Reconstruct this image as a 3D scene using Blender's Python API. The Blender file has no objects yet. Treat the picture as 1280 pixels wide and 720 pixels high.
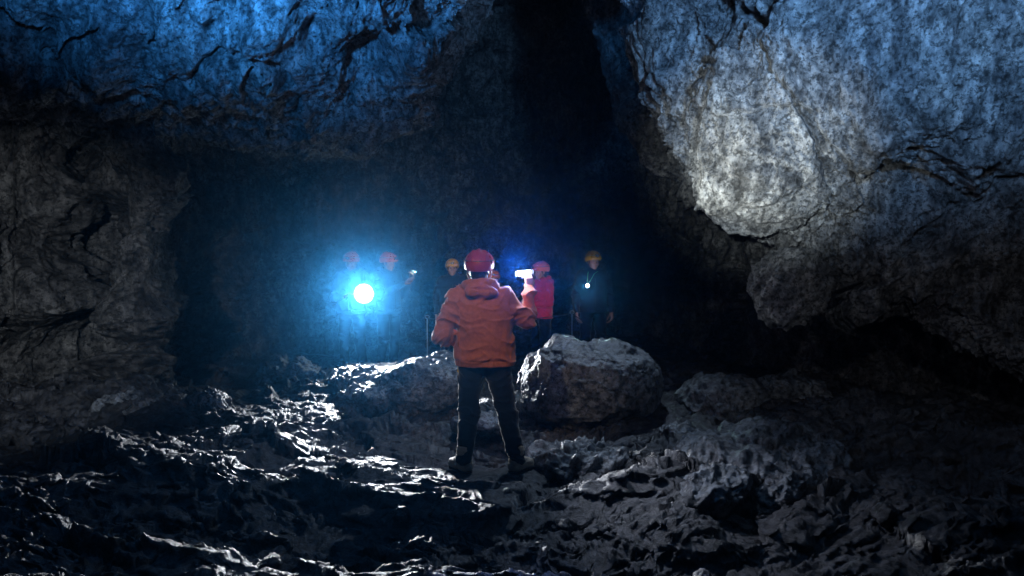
import bpy, bmesh, math, random, time
import numpy as np
from mathutils import Vector, Matrix, Euler
R = math.radians
T0 = time.time()
scene = bpy.context.scene
COL = scene.collection
F_PX = 1280 * 26.0 / 36.0
PITCH = math.atan(35 / F_PX)
CAMZ = 1.70
CP, SP = math.cos(PITCH), math.sin(PITCH)

def at(px, py, Y):
    """photo pixel + distance in front of the camera -> world point"""
    px = np.asarray(px, float); py = np.asarray(py, float); Y = np.asarray(Y, float)
    u = (px - 640) / F_PX; v = (360 - py) / F_PX
    dy = CP + v * SP; dz = -SP + v * CP
    s = Y / dy
    return np.stack(np.broadcast_arrays(u * s, Y, CAMZ + dz * s), -1)

# ------------------------------------------------------------------ noise
_rng = np.random.RandomState(7)
PERM = np.concatenate([_rng.permutation(256)] * 3).astype(np.int32)
GR = _rng.normal(size=(256, 3)).astype(np.float32); GR /= np.linalg.norm(GR, axis=1)[:, None]
def perlin(p, seed=0):
    p = np.asarray(p, np.float32) + np.float32(seed * 17.37)
    i = np.floor(p).astype(np.int32); f = p - i; i &= 255
    w = f * f * f * (f * (f * 6 - 15) + 10)
    out = 0
    for dx in (0, 1):
        a = PERM[i[:, 0] + dx]; wx = w[:, 0] if dx else 1 - w[:, 0]
        for dy in (0, 1):
            b = PERM[a + ((i[:, 1] + dy) & 255)]; wy = w[:, 1] if dy else 1 - w[:, 1]
            for dz in (0, 1):
                g = GR[PERM[b + ((i[:, 2] + dz) & 255)] & 255]
                wz = w[:, 2] if dz else 1 - w[:, 2]
                d = g[:, 0] * (f[:, 0] - dx) + g[:, 1] * (f[:, 1] - dy) + g[:, 2] * (f[:, 2] - dz)
                out = out + d * wx * wy * wz
    return out * 1.6
def fbm(p, octv=5, gain=0.5, seed=0):
    a, s, o = 1.0, 1.0, 0
    for k in range(octv):
        o = o + a * perlin(p * s, seed + k * 3.1); a *= gain; s *= 2.03
    return o
def ridged(p, octv=4, gain=0.5, seed=0):
    a, s, o = 1.0, 1.0, 0; wgt = 1.0
    for k in range(octv):
        n = 1 - np.abs(perlin(p * s, seed + k * 5.7)) * 1.6
        n = np.clip(n, 0, 1) ** 2
        o = o + a * n * wgt; wgt = np.clip(n * 1.5, 0, 1); a *= gain; s *= 2.1
    return o
CELL = _rng.rand(256, 3).astype(np.float32)
def voronoi(p, seed=0):
    p = np.asarray(p, np.float32) + np.float32(seed * 11.7)
    i = np.floor(p).astype(np.int32); f = p - i
    f1 = np.full(len(p), 9., np.float32); f2 = f1.copy()
    for dx in (-1, 0, 1):
        for dy in (-1, 0, 1):
            for dz in (-1, 0, 1):
                h = PERM[PERM[PERM[(i[:, 0] + dx) & 255] + ((i[:, 1] + dy) & 255)] + ((i[:, 2] + dz) & 255)]
                q = CELL[h] + np.array([dx, dy, dz], np.float32) - f
                d = np.sqrt((q * q).sum(1))
                f2 = np.minimum(f2, np.maximum(f1, d)); f1 = np.minimum(f1, d)
    return f1, f2
def cellplane(p, seed=0, dims=3):
    """broken plates: every Voronoi cell is a flat facet with its own tilt and step"""
    p = np.asarray(p, np.float32) + np.float32(seed * 7.7)
    i = np.floor(p).astype(np.int32); f = p - i
    best = np.full(len(p), 9., np.float32); val = np.zeros(len(p), np.float32)
    for dx in (-1, 0, 1):
        for dy in (-1, 0, 1):
            for dz in ((-1, 0, 1) if dims == 3 else (0,)):
                h = PERM[PERM[PERM[(i[:, 0] + dx) & 255] + ((i[:, 1] + dy) & 255)] + ((i[:, 2] + dz) & 255)]
                c = CELL[h].copy()
                if dims == 2: c[:, 2] = 0
                q = f - c - np.array([dx, dy, dz], np.float32)
                if dims == 2: q[:, 2] = 0
                d = (q * q).sum(1); m = d < best
                v = (GR[h] * q).sum(1) * 0.9 + (CELL[(h + 31) & 255, 0] - 0.5) * 0.45
                best = np.where(m, d, best); val = np.where(m, v, val)
    return val
def sstep(a, b, x):
    t = np.clip((x - a) / (b - a), 0, 1); return t * t * (3 - 2 * t)

# ------------------------------------------------------------------ materials
def newmat(name):
    m = bpy.data.materials.new(name); m.use_nodes = True
    nt = m.node_tree; nt.nodes.clear()
    out = nt.nodes.new('ShaderNodeOutputMaterial')
    b = nt.nodes.new('ShaderNodeBsdfPrincipled')
    nt.links.new(b.outputs[0], out.inputs['Surface'])
    return m, nt, b
def N(nt, kind, **kw):
    n = nt.nodes.new(kind)
    for k, v in kw.items():
        if k in n.inputs.keys() if hasattr(n.inputs, 'keys') else False: n.inputs[k].default_value = v
        else: setattr(n, k, v)
    return n
def ramp(nt, fac, stops):
    r = nt.nodes.new('ShaderNodeValToRGB'); e = r.color_ramp.elements
    while len(e) < len(stops): e.new(0.5)
    for k, (p, c) in enumerate(stops):
        e[k].position = p; e[k].color = (c[0], c[1], c[2], 1)
    nt.links.new(fac, r.inputs[0]); return r.outputs[0]
def mixc(nt, a, b, fac, mode='MIX'):
    m = nt.nodes.new('ShaderNodeMix'); m.data_type = 'RGBA'; m.blend_type = mode
    for sock, v in ((m.inputs[6], a), (m.inputs[7], b), (m.inputs[0], fac)):
        if isinstance(v, bpy.types.NodeSocket): nt.links.new(v, sock)
        elif isinstance(v, (int, float)): sock.default_value = v
        else: sock.default_value = (*v, 1)
    return m.outputs[2]
def coords(nt, scale=(1, 1, 1)):
    tc = nt.nodes.new('ShaderNodeTexCoord'); mp = nt.nodes.new('ShaderNodeMapping')
    mp.inputs['Scale'].default_value = scale
    nt.links.new(tc.outputs['Object'], mp.inputs[0]); return mp.outputs[0]
def noise(nt, co, scale, detail=6, rough=0.6, dist=0.0):
    n = nt.nodes.new('ShaderNodeTexNoise'); n.inputs['Scale'].default_value = scale
    n.inputs['Detail'].default_value = detail; n.inputs['Roughness'].default_value = rough
    n.inputs['Distortion'].default_value = dist
    nt.links.new(co, n.inputs['Vector']); return n.outputs['Fac']
def math_n(nt, op, a, b):
    m = nt.nodes.new('ShaderNodeMath'); m.operation = op
    for s, v in ((m.inputs[0], a), (m.inputs[1], b)):
        if isinstance(v, bpy.types.NodeSocket): nt.links.new(v, s)
        else: s.default_value = v
    return m.outputs[0]
def rock_mat(name, dark, mid, pale, rough=(0.5, 0.8), bump=1.0, spec=0.4, streak=True, fine=1.0, tint=None):
    m, nt, b = newmat(name)
    co = coords(nt); cs = coords(nt, (1, 1, 0.7) if streak else (1, 1, 1))
    big = noise(nt, co, 0.9, 6, 0.6); med = noise(nt, cs, 5.5 * fine, 8, 0.74, 0.0); fin = noise(nt, co, 17 * fine, 6, 0.75)
    c = ramp(nt, med, [(0.36, dark), (0.5, mid), (0.66, pale)])
    c2 = ramp(nt, big, [(0.38, (0.55, 0.55, 0.57)), (0.6, (1, 1, 1))])
    c = mixc(nt, c, c2, 1.0, 'MULTIPLY')
    sp = ramp(nt, fin, [(0.43, (0.08, 0.08, 0.08)), (0.50, (1, 1, 1))])
    c = mixc(nt, c, sp, 0.8, 'MULTIPLY')
    if streak:
        st = noise(nt, coords(nt, (1, 1, 0.16)), 9.0, 6, 0.65)
        c = mixc(nt, c, ramp(nt, st, [(0.40, (0.42, 0.43, 0.46)), (0.56, (1, 1, 1))]), 0.8, 'MULTIPLY')
    if tint:
        t = noise(nt, co, 1.7, 4, 0.6)
        c = mixc(nt, c, mixc(nt, c, tint, 1.0, 'MULTIPLY'), ramp(nt, t, [(0.48, (0, 0, 0)), (0.62, (1, 1, 1))]))
    nt.links.new(c, b.inputs['Base Color'])
    rr = nt.nodes.new('ShaderNodeMapRange'); nt.links.new(med, rr.inputs[0])
    rr.inputs[1].default_value = 0.35; rr.inputs[2].default_value = 0.65
    rr.inputs[3].default_value = rough[0]; rr.inputs[4].default_value = rough[1]
    nt.links.new(rr.outputs[0], b.inputs['Roughness'])
    b.inputs['Specular IOR Level'].default_value = spec
    h = math_n(nt, 'ADD', math_n(nt, 'MULTIPLY', med, 1.0), math_n(nt, 'MULTIPLY', fin, 0.8))
    bp = nt.nodes.new('ShaderNodeBump'); bp.inputs['Strength'].default_value = 0.9
    bp.inputs['Distance'].default_value = 0.03 * bump
    nt.links.new(h, bp.inputs['Height']); nt.links.new(bp.outputs[0], b.inputs['Normal'])
    return m
def plain(name, col, rough=0.6, spec=0.4, var=0.25, nscale=25, bump=0.0, metal=0.0, emit=None, estr=0):
    m, nt, b = newmat(name)
    co = coords(nt); n = noise(nt, co, nscale, 5, 0.6)
    c = ramp(nt, n, [(0.3, tuple(x * (1 - var) for x in col)), (0.7, tuple(min(1, x * (1 + var)) for x in col))])
    nt.links.new(c, b.inputs['Base Color'])
    b.inputs['Roughness'].default_value = rough; b.inputs['Specular IOR Level'].default_value = spec
    b.inputs['Metallic'].default_value = metal
    if bump:
        bp = nt.nodes.new('ShaderNodeBump'); bp.inputs['Strength'].default_value = 0.6; bp.inputs['Distance'].default_value = bump
        nt.links.new(n, bp.inputs['Height']); nt.links.new(bp.outputs[0], b.inputs['Normal'])
    if emit:
        b.inputs['Emission Color'].default_value = (*emit, 1); b.inputs['Emission Strength'].default_value = estr
    return m
M = {}
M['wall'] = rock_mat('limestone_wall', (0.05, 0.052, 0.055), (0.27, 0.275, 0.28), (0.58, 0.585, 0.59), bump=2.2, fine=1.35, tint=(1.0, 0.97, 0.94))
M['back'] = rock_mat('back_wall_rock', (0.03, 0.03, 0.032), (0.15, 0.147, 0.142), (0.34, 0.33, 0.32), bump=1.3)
M['floor'] = rock_mat('wet_floor_rock', (0.02, 0.02, 0.023), (0.08, 0.08, 0.088), (0.19, 0.19, 0.2), rough=(0.32, 0.58), bump=1.0, spec=0.6, streak=False, fine=1.2)
M['boulder'] = rock_mat('boulder_rock', (0.05, 0.05, 0.055), (0.19, 0.21, 0.235), (0.40, 0.43, 0.46), rough=(0.26, 0.5), bump=0.5, spec=0.6, streak=False, fine=1.2)
M['skin'] = plain('skin', (0.5, 0.27, 0.2), 0.5, 0.4, 0.1)
M['eye'] = plain('eye', (0.02, 0.015, 0.012), 0.2)
M['hair'] = plain('hair', (0.02, 0.014, 0.01), 0.5, var=0.5, nscale=60, bump=0.004)
M['orange_fabric'] = plain('orange_fabric', (0.46, 0.125, 0.062), 0.8, 0.2, 0.16, 40, 0.002)
M['pink_fabric'] = plain('pink_fabric', (0.62, 0.03, 0.09), 0.8, 0.2, 0.15, 40, 0.002)
M['navy_fabric'] = plain('navy_fabric', (0.012, 0.016, 0.028), 0.85, 0.2, 0.2, 40, 0.002)
M['dark_fabric'] = plain('dark_fabric', (0.025, 0.035, 0.05), 0.85, 0.2, 0.2, 40, 0.002)
M['teal_fabric'] = plain('teal_fabric', (0.03, 0.07, 0.1), 0.85, 0.2, 0.2, 40, 0.002)
M['boot'] = plain('boot_leather', (0.5, 0.43, 0.34), 0.6, 0.3, 0.2, 30, 0.003)
M['boot_dark'] = plain('dark_boot', (0.03, 0.028, 0.026), 0.5, 0.3, 0.2, 30, 0.003)
M['rubber'] = plain('rubber', (0.015, 0.015, 0.015), 0.7)
M['red_plastic'] = plain('red_plastic', (0.38, 0.03, 0.04), 0.42, 0.5, 0.12, 60, 0.0006)
M['orange_plastic'] = plain('orange_plastic', (0.8, 0.2, 0.06), 0.35, 0.5, 0.05)
M['yellow_plastic'] = plain('yellow_plastic', (0.85, 0.42, 0.05), 0.35, 0.5, 0.05)
M['coral_plastic'] = plain('coral_plastic', (0.85, 0.2, 0.14), 0.35, 0.5, 0.05)
M['webbing'] = plain('webbing', (0.06, 0.06, 0.065), 0.7, 0.3)
M['pale_webbing'] = plain('pale_webbing', (0.42, 0.42, 0.44), 0.7, 0.3)
M['green_webbing'] = plain('green_webbing', (0.25, 0.5, 0.2), 0.7, 0.3)
M['black_plastic'] = plain('black_plastic', (0.02, 0.02, 0.022), 0.4)
M['steel'] = plain('steel', (0.4, 0.4, 0.42), 0.5, 0.5, 0.15, 30, 0, 0.8)
M['rope'] = plain('rope', (0.05, 0.05, 0.055), 0.9, 0.1)
M['yellow_clip'] = plain('yellow_clip', (0.8, 0.55, 0.05), 0.4)
M['brass'] = plain('zip_metal', (0.35, 0.33, 0.3), 0.4, metal=0.6)
for k_ in ('orange_fabric', 'pink_fabric', 'navy_fabric', 'dark_fabric', 'teal_fabric'):
    b_ = M[k_].node_tree.nodes['Principled BSDF']; b_.inputs['Sheen Weight'].default_value = 0.35; b_.inputs['Sheen Roughness'].default_value = 0.4
M['flood_glow'] = plain('flood_lens', (0.8, 0.8, 0.8), 0.3, emit=(0.75, 0.93, 1.0), estr=60)
M['led_glow'] = plain('led_tube_lens', (0.8, 0.8, 0.8), 0.3, emit=(0.62, 0.85, 1.0), estr=14)
M['torch_glow'] = plain('torch_lens', (0.8, 0.8, 0.8), 0.3, emit=(0.6, 0.78, 1.0), estr=25)
M['phone_glow'] = plain('phone_lamp_lens', (0.8, 0.8, 0.8), 0.3, emit=(0.65, 0.95, 1.0), estr=10)

# ------------------------------------------------------------------ mesh helpers
def mesh_from(name, verts, faces, mats, smooth=True):
    me = bpy.data.meshes.new(name)
    verts = np.asarray(verts, np.float32); faces = np.asarray(faces, np.int32)
    me.vertices.add(len(verts)); me.vertices.foreach_set('co', verts.ravel())
    n, k = faces.shape
    me.loops.add(n * k); me.loops.foreach_set('vertex_index', faces.ravel())
    me.polygons.add(n)
    me.polygons.foreach_set('loop_start', np.arange(0, n * k, k, dtype=np.int32))
    me.polygons.foreach_set('use_smooth', np.full(n, smooth, bool))
    for m in (mats if isinstance(mats, (list, tuple)) else [mats]): me.materials.append(m)
    me.update(calc_edges=True)
    return me
def link(name, me, parent=None, loc=None, rot=None):
    o = bpy.data.objects.new(name, me); COL.objects.link(o)
    if loc is not None: o.location = loc
    if rot is not None: o.rotation_euler = rot
    if parent: o.parent = parent
    return o
def tag(o, label=None, cat=None, group=None, kind=None):
    if label: o['label'] = label
    if cat: o['category'] = cat
    if group: o['group'] = group
    if kind: o['kind'] = kind
    return o
def grid_faces(nu, nv):
    i = np.arange(nu * nv).reshape(nu, nv)
    return np.stack([i[:-1, :-1], i[1:, :-1], i[1:, 1:], i[:-1, 1:]], -1).reshape(-1, 4)

# ---- signed distance bodies, polygonised with surface nets
class SDF:
    def __init__(s, lo, hi, h):
        s.h = h; s.lo = np.array(lo, float)
        s.n = np.ceil((np.array(hi) - s.lo) / h).astype(int) + 1
        s.D = np.full(s.n, 0.5, np.float32)
        s.ax = [s.lo[k] + np.arange(s.n[k]) * h for k in range(3)]
    def _blk(s, lo, hi):
        a = np.clip(np.floor((np.array(lo) - s.lo) / s.h).astype(int), 0, s.n)
        b = np.clip(np.ceil((np.array(hi) - s.lo) / s.h).astype(int) + 1, 0, s.n)
        sl = tuple(slice(a[k], b[k]) for k in range(3))
        X, Y, Z = np.meshgrid(*[s.ax[k][sl[k]] for k in range(3)], indexing='ij')
        return sl, np.stack([X, Y, Z], -1).astype(np.float32)
    def _put(s, sl, d, k, sub):
        A = s.D[sl]
        if A.size == 0: return
        if sub:
            d = -d; h = np.clip(0.5 - 0.5 * (A - d) / k, 0, 1)
            s.D[sl] = A * (1 - h) + d * h + k * h * (1 - h)
        else:
            h = np.clip(0.5 + 0.5 * (A - d) / k, 0, 1)
            s.D[sl] = A * (1 - h) + d * h - k * h * (1 - h)
    def cone(s, p, q, r0, r1=None, k=0.02, sub=False, flat=None):
        """tapered capsule; flat=(axis index, factor) squashes it about its middle"""
        r1 = r0 if r1 is None else r1
        p = np.array(p, float); q = np.array(q, float); m = max(r0, r1) + k + 2 * s.h
        m2 = m * (max(1, flat[1]) if flat else 1)
        sl, P = s._blk(np.minimum(p, q) - m2, np.maximum(p, q) + m2)
        pp, qq = p.copy(), q.copy()
        if flat:
            c = (p + q) / 2; P = P - c; P[..., flat[0]] /= flat[1]; pp = p - c; qq = q - c
            pp[flat[0]] /= flat[1]; qq[flat[0]] /= flat[1]
        ba = qq - pp; L = max((ba ** 2).sum(), 1e-9)
        t = np.clip(((P - pp) @ ba) / L, 0, 1)
        d = np.linalg.norm(P - pp - t[..., None] * ba, axis=-1) - (r0 + (r1 - r0) * t)
        if flat and flat[1] < 1: d = d * flat[1] ** 0.5
        s._put(sl, d.astype(np.float32), k, sub); return s
    def ell(s, c, r, k=0.02, sub=False, rot=None):
        c = np.array(c, float); r = np.array(r, float); m = (max(r) if rot is not None else r) + k + 2 * s.h
        sl, P = s._blk(c - m, c + m); P = P - c
        if rot is not None:
            P = P @ np.array(Euler([R(a) for a in rot]).to_matrix())
        q = P / r; l = np.linalg.norm(q, axis=-1); g = np.linalg.norm(q / r, axis=-1) + 1e-9
        d = l * (l - 1) / g; d = np.where(l < 1e-4, -min(r), d)
        s._put(sl, d.astype(np.float32), k, sub); return s
    def cut(s, n, off, k=0.006):
        """keep only where n.p < off"""
        X, Y, Z = np.meshgrid(*s.ax, indexing='ij')
        d = -(n[0] * X + n[1] * Y + n[2] * Z - off).astype(np.float32)
        s._put(tuple(slice(0, a) for a in s.n), d, k, True); return s
    def rough(s, fn, band=0.06):
        idx = np.nonzero(np.abs(s.D) < band)
        P = np.stack([s.ax[k][idx[k]] for k in range(3)], -1).astype(np.float32)
        s.D[idx] += fn(P).astype(np.float32); return s
    def mesh(s, name, mats, smooth=True):
        D = s.D.copy()
        for k in range(3):
            for e in (0, -1):
                ix = [slice(None)] * 3; ix[k] = e; D[tuple(ix)] = 0.5
        S = D < 0; n = D.shape
        c = np.zeros((n[0] - 1, n[1] - 1, n[2] - 1), np.int8)
        for a in (0, 1):
            for b in (0, 1):
                for d in (0, 1):
                    c += S[a:n[0] - 1 + a, b:n[1] - 1 + b, d:n[2] - 1 + d]
        act = (c > 0) & (c < 8); I = np.stack(np.nonzero(act), -1)
        idm = np.full(c.shape, -1, np.int32); idm[tuple(I.T)] = np.arange(len(I))
        acc = np.zeros((len(I), 3)); cnt = np.zeros(len(I))
        for ax in range(3):
            o1, o2 = [k for k in range(3) if k != ax]
            for a in (0, 1):
                for b in (0, 1):
                    off = np.zeros(3, int); off[o1] = a; off[o2] = b
                    J = I + off; K = J.copy(); K[:, ax] += 1
                    d0 = D[tuple(J.T)]; d1 = D[tuple(K.T)]; m = (d0 < 0) != (d1 < 0)
                    t = d0[m] / (d0[m] - d1[m]); p = J[m].astype(float); p[:, ax] += t
                    q = np.zeros((len(I), 3)); q[m] = p; acc += q; cnt += m
        V = acc / cnt[:, None] * s.h + s.lo
        F = []
        for ax in range(3):
            u, v = (ax + 1) % 3, (ax + 2) % 3
            sl0 = [slice(1, n[k] - 1) for k in range(3)]; sl0[ax] = slice(0, n[ax] - 1)
            sl1 = list(sl0); sl1[ax] = slice(1, n[ax])
            m = S[tuple(sl0)] != S[tuple(sl1)]
            E = np.stack(np.nonzero(m), -1); base = np.ones(3, int); base[ax] = 0; E = E + base
            du = np.zeros(3, int); du[u] = 1; dv = np.zeros(3, int); dv[v] = 1
            q = [idm[tuple((E - du - dv).T)], idm[tuple((E - dv).T)], idm[tuple(E.T)], idm[tuple((E - du).T)]]
            q = np.stack(q, -1); ins = S[tuple(E.T)]
            q[~ins] = q[~ins][:, ::-1]; F.append(q)
        return mesh_from(name, V, np.concatenate(F), mats, smooth)

def tube_mesh(name, pts, r, mat, seg=10, flat=1.0):
    pts = [Vector(p) for p in pts]; V = []; n = len(pts)
    rr = r if isinstance(r, (list, tuple)) else [r] * n
    up = Vector((0.01, 0.02, 1)).normalized()
    for i, p in enumerate(pts):
        d = (pts[min(i + 1, n - 1)] - pts[max(i - 1, 0)]).normalized()
        a = d.cross(up);
        if a.length < 0.05: a = d.cross(Vector((1, 0, 0)))
        a.normalize(); b = d.cross(a)
        for k in range(seg):
            t = 2 * math.pi * k / seg
            V.append(p + a * math.cos(t) * rr[i] + b * math.sin(t) * rr[i] * flat)
    bm = bmesh.new(); vs = [bm.verts.new(v) for v in V]
    for i in range(n - 1):
        for k in range(seg):
            bm.faces.new([vs[i * seg + k], vs[i * seg + (k + 1) % seg], vs[(i + 1) * seg + (k + 1) % seg], vs[(i + 1) * seg + k]])
    bm.faces.new(vs[:seg][::-1]); bm.faces.new(vs[-seg:])
    bmesh.ops.recalc_face_normals(bm, faces=bm.faces)
    for f in bm.faces: f.smooth = True
    me = bpy.data.meshes.new(name); bm.to_mesh(me); bm.free(); me.materials.append(mat); return me
def lathe_mesh(name, prof, mat, seg=32, axis='Y'):
    """prof: list of (radius, position along the axis)"""
    V = []; 
    for r, z in prof:
        for k in range(seg):
            t = 2 * math.pi * k / seg
            c = (r * math.cos(t), z, r * math.sin(t)) if axis == 'Y' else (r * math.cos(t), r * math.sin(t), z)
            V.append(c)
    bm = bmesh.new(); vs = [bm.verts.new(v) for v in V]
    for i in range(len(prof) - 1):
        for k in range(seg):
            bm.faces.new([vs[i * seg + k], vs[i * seg + (k + 1) % seg], vs[(i + 1) * seg + (k + 1) % seg], vs[(i + 1) * seg + k]])
    bm.faces.new(vs[:seg]); bm.faces.new(vs[-seg:])
    bmesh.ops.recalc_face_normals(bm, faces=bm.faces)
    me = bpy.data.meshes.new(name); bm.to_mesh(me); bm.free(); me.materials.append(mat); return me
def box_mesh(name, size, mat, bev=0.004, loc=(0, 0, 0)):
    bm = bmesh.new(); bmesh.ops.create_cube(bm, size=1)
    for v in bm.verts: v.co = Vector((v.co.x * size[0] + loc[0], v.co.y * size[1] + loc[1], v.co.z * size[2] + loc[2]))
    bmesh.ops.bevel(bm, geom=bm.edges[:], offset=bev, segments=2, affect='EDGES')
    me = bpy.data.meshes.new(name); bm.to_mesh(me); bm.free(); me.materials.append(mat); return me

# ================================================================== CAVE
def cr(C, n):
    """Catmull-Rom along axis 0 of C, n samples"""
    k = len(C); t = np.linspace(0, k - 1 - 1e-6, n); i = t.astype(int); f = (t - i).reshape((-1,) + (1,) * (C.ndim - 1))
    g = lambda j: C[np.clip(j, 0, k - 1)]
    p0, p1, p2, p3 = g(i - 1), g(i), g(i + 1), g(i + 2)
    return 0.5 * (2 * p1 + (p2 - p0) * f + (2 * p0 - 5 * p1 + 4 * p2 - p3) * f ** 2 + (3 * p1 - p0 - 3 * p2 + p3) * f ** 3)
def seg_dist(px, py, poly):
    d = np.full(px.shape, 1e9)
    for (x0, y0), (x1, y1) in zip(poly[:-1], poly[1:]):
        L = (x1 - x0) ** 2 + (y1 - y0) ** 2
        t = np.clip(((px - x0) * (x1 - x0) + (py - y0) * (y1 - y0)) / L, 0, 1)
        d = np.minimum(d, np.hypot(px - x0 - t * (x1 - x0), py - y0 - t * (y1 - y0)))
    return d
def net(name, rows, nu, nv, mat, relief, extra=None, kind='structure'):
    C = np.array(rows, float)                        # rows x cols x (px, py, Y)
    G = cr(C, nu).transpose(1, 0, 2); G = cr(G, nv).transpose(1, 0, 2)
    P = at(G[..., 0], G[..., 1], G[..., 2])
    a = np.gradient(P, axis=0); b = np.gradient(P, axis=1); n = np.cross(a, b)
    n /= np.linalg.norm(n, axis=-1)[..., None] + 1e-9
    tocam = (np.array([0, 0, CAMZ]) - P)
    flip = (n * tocam).sum(-1).mean() < 0
    if flip: n = -n
    px, py = G[..., 0].ravel(), G[..., 1].ravel(); Q = P.reshape(-1, 3); n = n.reshape(-1, 3)
    if extra is not None: Q = Q + n * extra(px, py)[:, None]
    Q = Q + n * relief(Q)[:, None]
    F = grid_faces(nu, nv)
    if not flip: F = F
    else: F = F[:, ::-1]
    o = link(name, mesh_from(name, Q, F, mat)); tag(o, kind=kind)
    return o
def cliff_relief(seed, amp=1.0, pit=1.0, fine=1.0):
    def f(Q):
        w = np.stack([perlin(Q * 0.9, seed), perlin(Q * 0.9, seed + 1), perlin(Q * 0.9, seed + 2)], -1) * 0.25
        q = Q + w
        r = 0.22 * amp * fbm(q * 0.75, 4, 0.5, seed + 3)
        r += 0.055 * amp * (ridged(q * np.array([2.0, 2.0, 1.2]), 4, 0.55, seed + 4) - 0.7)
        r += 0.16 * amp * cellplane(q * np.array([1.1, 1.1, 0.8]) + 0.12 * fbm(Q * 2.5, 3, 0.5, seed + 15)[:, None], seed)
        r += 0.04 * amp * cellplane(q * np.array([3.2, 3.2, 2.2]) + 0.14 * fbm(Q * 5, 3, 0.5, seed + 16)[:, None], seed + 2)
        f1, f2 = voronoi(q * 2.6, seed)                      # scalloped pockets with sharp crests
        r += 0.05 * pit * (np.clip(f1, 0, 0.7) - 0.4)
        e1, e2 = voronoi(q * np.array([7.5, 7.5, 5.0]), seed + 5)
        pitm = sstep(-0.35, 0.35, perlin(q * 1.3, seed + 9))
        r += 0.055 * pit * (np.clip(e1, 0.0, 0.55) - 0.3) * (0.35 + pitm)
        r += 0.042 * fine * fbm(q * np.array([6, 6, 3.0]), 6, 0.62, seed + 7)
        h1, h2 = voronoi(q * 17, seed + 8)
        r -= 0.040 * pit * sstep(0.45, 0.15, h1) * sstep(-0.2, 0.15, perlin(q * 4, seed + 12))   # small dark pits
        return r
    return f

# --- upper left overhang of the ceiling
L = [(-330, 118), (-160, 126), (0, 132), (110, 140), (200, 150), (320, 166), (425, 184), (485, 168), (532, 140), (556, 98), (585, 48), (624, 0), (680, -80), (740, -210)]
Tt = [(-330, -330), (-250, -330), (-150, -330), (-50, -330), (50, -330), (150, -330), (250, -330), (330, -330), (410, -330), (480, -330), (550, -330), (620, -330), (690, -330), (760, -340)]
dL = [7.0, 7.3, 7.7, 7.9, 8.0, 8.3, 8.5, 8.6, 8.6, 8.5, 8.3, 8.2, 8.1, 8.0]
dT = [4.6] * 14
bk = [(30, 30, 1.6), (30, 30, 1.6), (30, 32, 1.8), (30, 34, 2.0), (30, 36, 2.2), (26, 26, 2.2), (10, 10, 2.2), (-10, -10, 2.4), (-25, -12, 2.4), (-35, -10, 2.4), (-40, -10, 2.4), (-40, -10, 2.4), (-40, -10, 2.4), (-40, -10, 2.4)]
rows = []
for s_, bul in ((0, 0), (0.25, 0.05), (0.5, 0.0), (0.75, -0.25), (0.92, -0.35), (1.0, 0.0)):
    rows.append([(Tt[i][0] * (1 - s_) + L[i][0] * s_, Tt[i][1] * (1 - s_) + L[i][1] * s_, dT[i] * (1 - s_) + dL[i] * s_ + bul) for i in range(14)])
for m_ in (0.35, 1.0, 2.3):
    rows.append([(L[i][0] + bk[i][0] * m_, L[i][1] + bk[i][1] * m_, dL[i] + bk[i][2] * m_) for i in range(14)])
def ex_left(px, py):
    r = np.zeros_like(px)
    g = lambda x, y, sx, sy: np.exp(-((px - x) / sx) ** 2 - ((py - y) / sy) ** 2)
    r += 0.22 * g(300, 95, 55, 34) - 0.10 * np.exp(-((np.hypot((px - 300) / 60, (py - 102) / 46) - 1.0) / 0.12) ** 2) * (py < 104)
    r -= 0.32 * g(458, 78, 30, 30); r -= 0.2 * g(395, 40, 20, 28); r += 0.15 * g(510, 60, 30, 60)
    r -= 0.2 * g(180, 70, 26, 34); r += 0.18 * g(130, 95, 40, 40); r += 0.15 * g(330, 30, 40, 25)
    r -= 0.12 * g(60, 60, 18, 40)
    r += 0.07 * np.sin(px / 17.0 + np.sin(py / 40.0) * 1.5) * sstep(160, 20, py)     # drip flutes
    return r
net('cave_ceiling', rows, 620, 900, M['wall'], cliff_relief(1), ex_left)
print('ceiling', time.time() - T0)

# --- right hand rock mass
L = [(640, -330), (738, -130), (790, 0), (814, 80), (830, 170), (850, 222), (893, 258), (937, 290), (995, 300), (1042, 340), (1066, 398), (1130, 392), (1190, 428), (1280, 455), (1420, 490), (1700, 540)]
O = [(800, -420), (980, -420), (1150, -420), (1300, -420), (1450, -400), (1600, -330), (1700, -240), (1750, -160), (1760, -80), (1770, 0), (1770, 80), (1770, 160), (1770, 240), (1770, 320), (1770, 400), (1770, 500)]
dL = [8.6, 8.4, 8.2, 8.0, 7.7, 7.5, 7.4, 7.4, 7.5, 7.6, 7.6, 7.4, 7.2, 6.9, 6.4, 5.6]
dO = [5.0, 4.6, 4.2, 4.0, 3.9, 3.9, 3.9, 4.0, 4.0, 4.1, 4.2, 4.2, 4.3, 4.4, 4.5, 4.6]
bk = [(40, -10, 2.4)] * 5 + [(50, 0, 2.2), (50, 5, 2.0), (50, 5, 2.0), (50, 0, 1.8), (50, -6, 1.6), (20, -12, 1.6), (0, -12, 1.6), (0, -14, 1.6), (0, -16, 1.6), (0, -16, 1.6), (0, -16, 1.6)]
rows = []
nL = len(L)
for s_, bul in ((0, 0), (0.2, 0.1), (0.4, 0.15), (0.6, 0.05), (0.78, -0.12), (0.92, -0.3), (1.0, 0.0)):
    rows.append([(O[i][0] * (1 - s_) + L[i][0] * s_, O[i][1] * (1 - s_) + L[i][1] * s_, dO[i] * (1 - s_) + dL[i] * s_ + bul) for i in range(nL)])
for m_ in (0.35, 1.0, 2.3):
    rows.append([(L[i][0] + bk[i][0] * m_, L[i][1] + bk[i][1] * m_, dL[i] + bk[i][2] * m_) for i in range(nL)])
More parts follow.
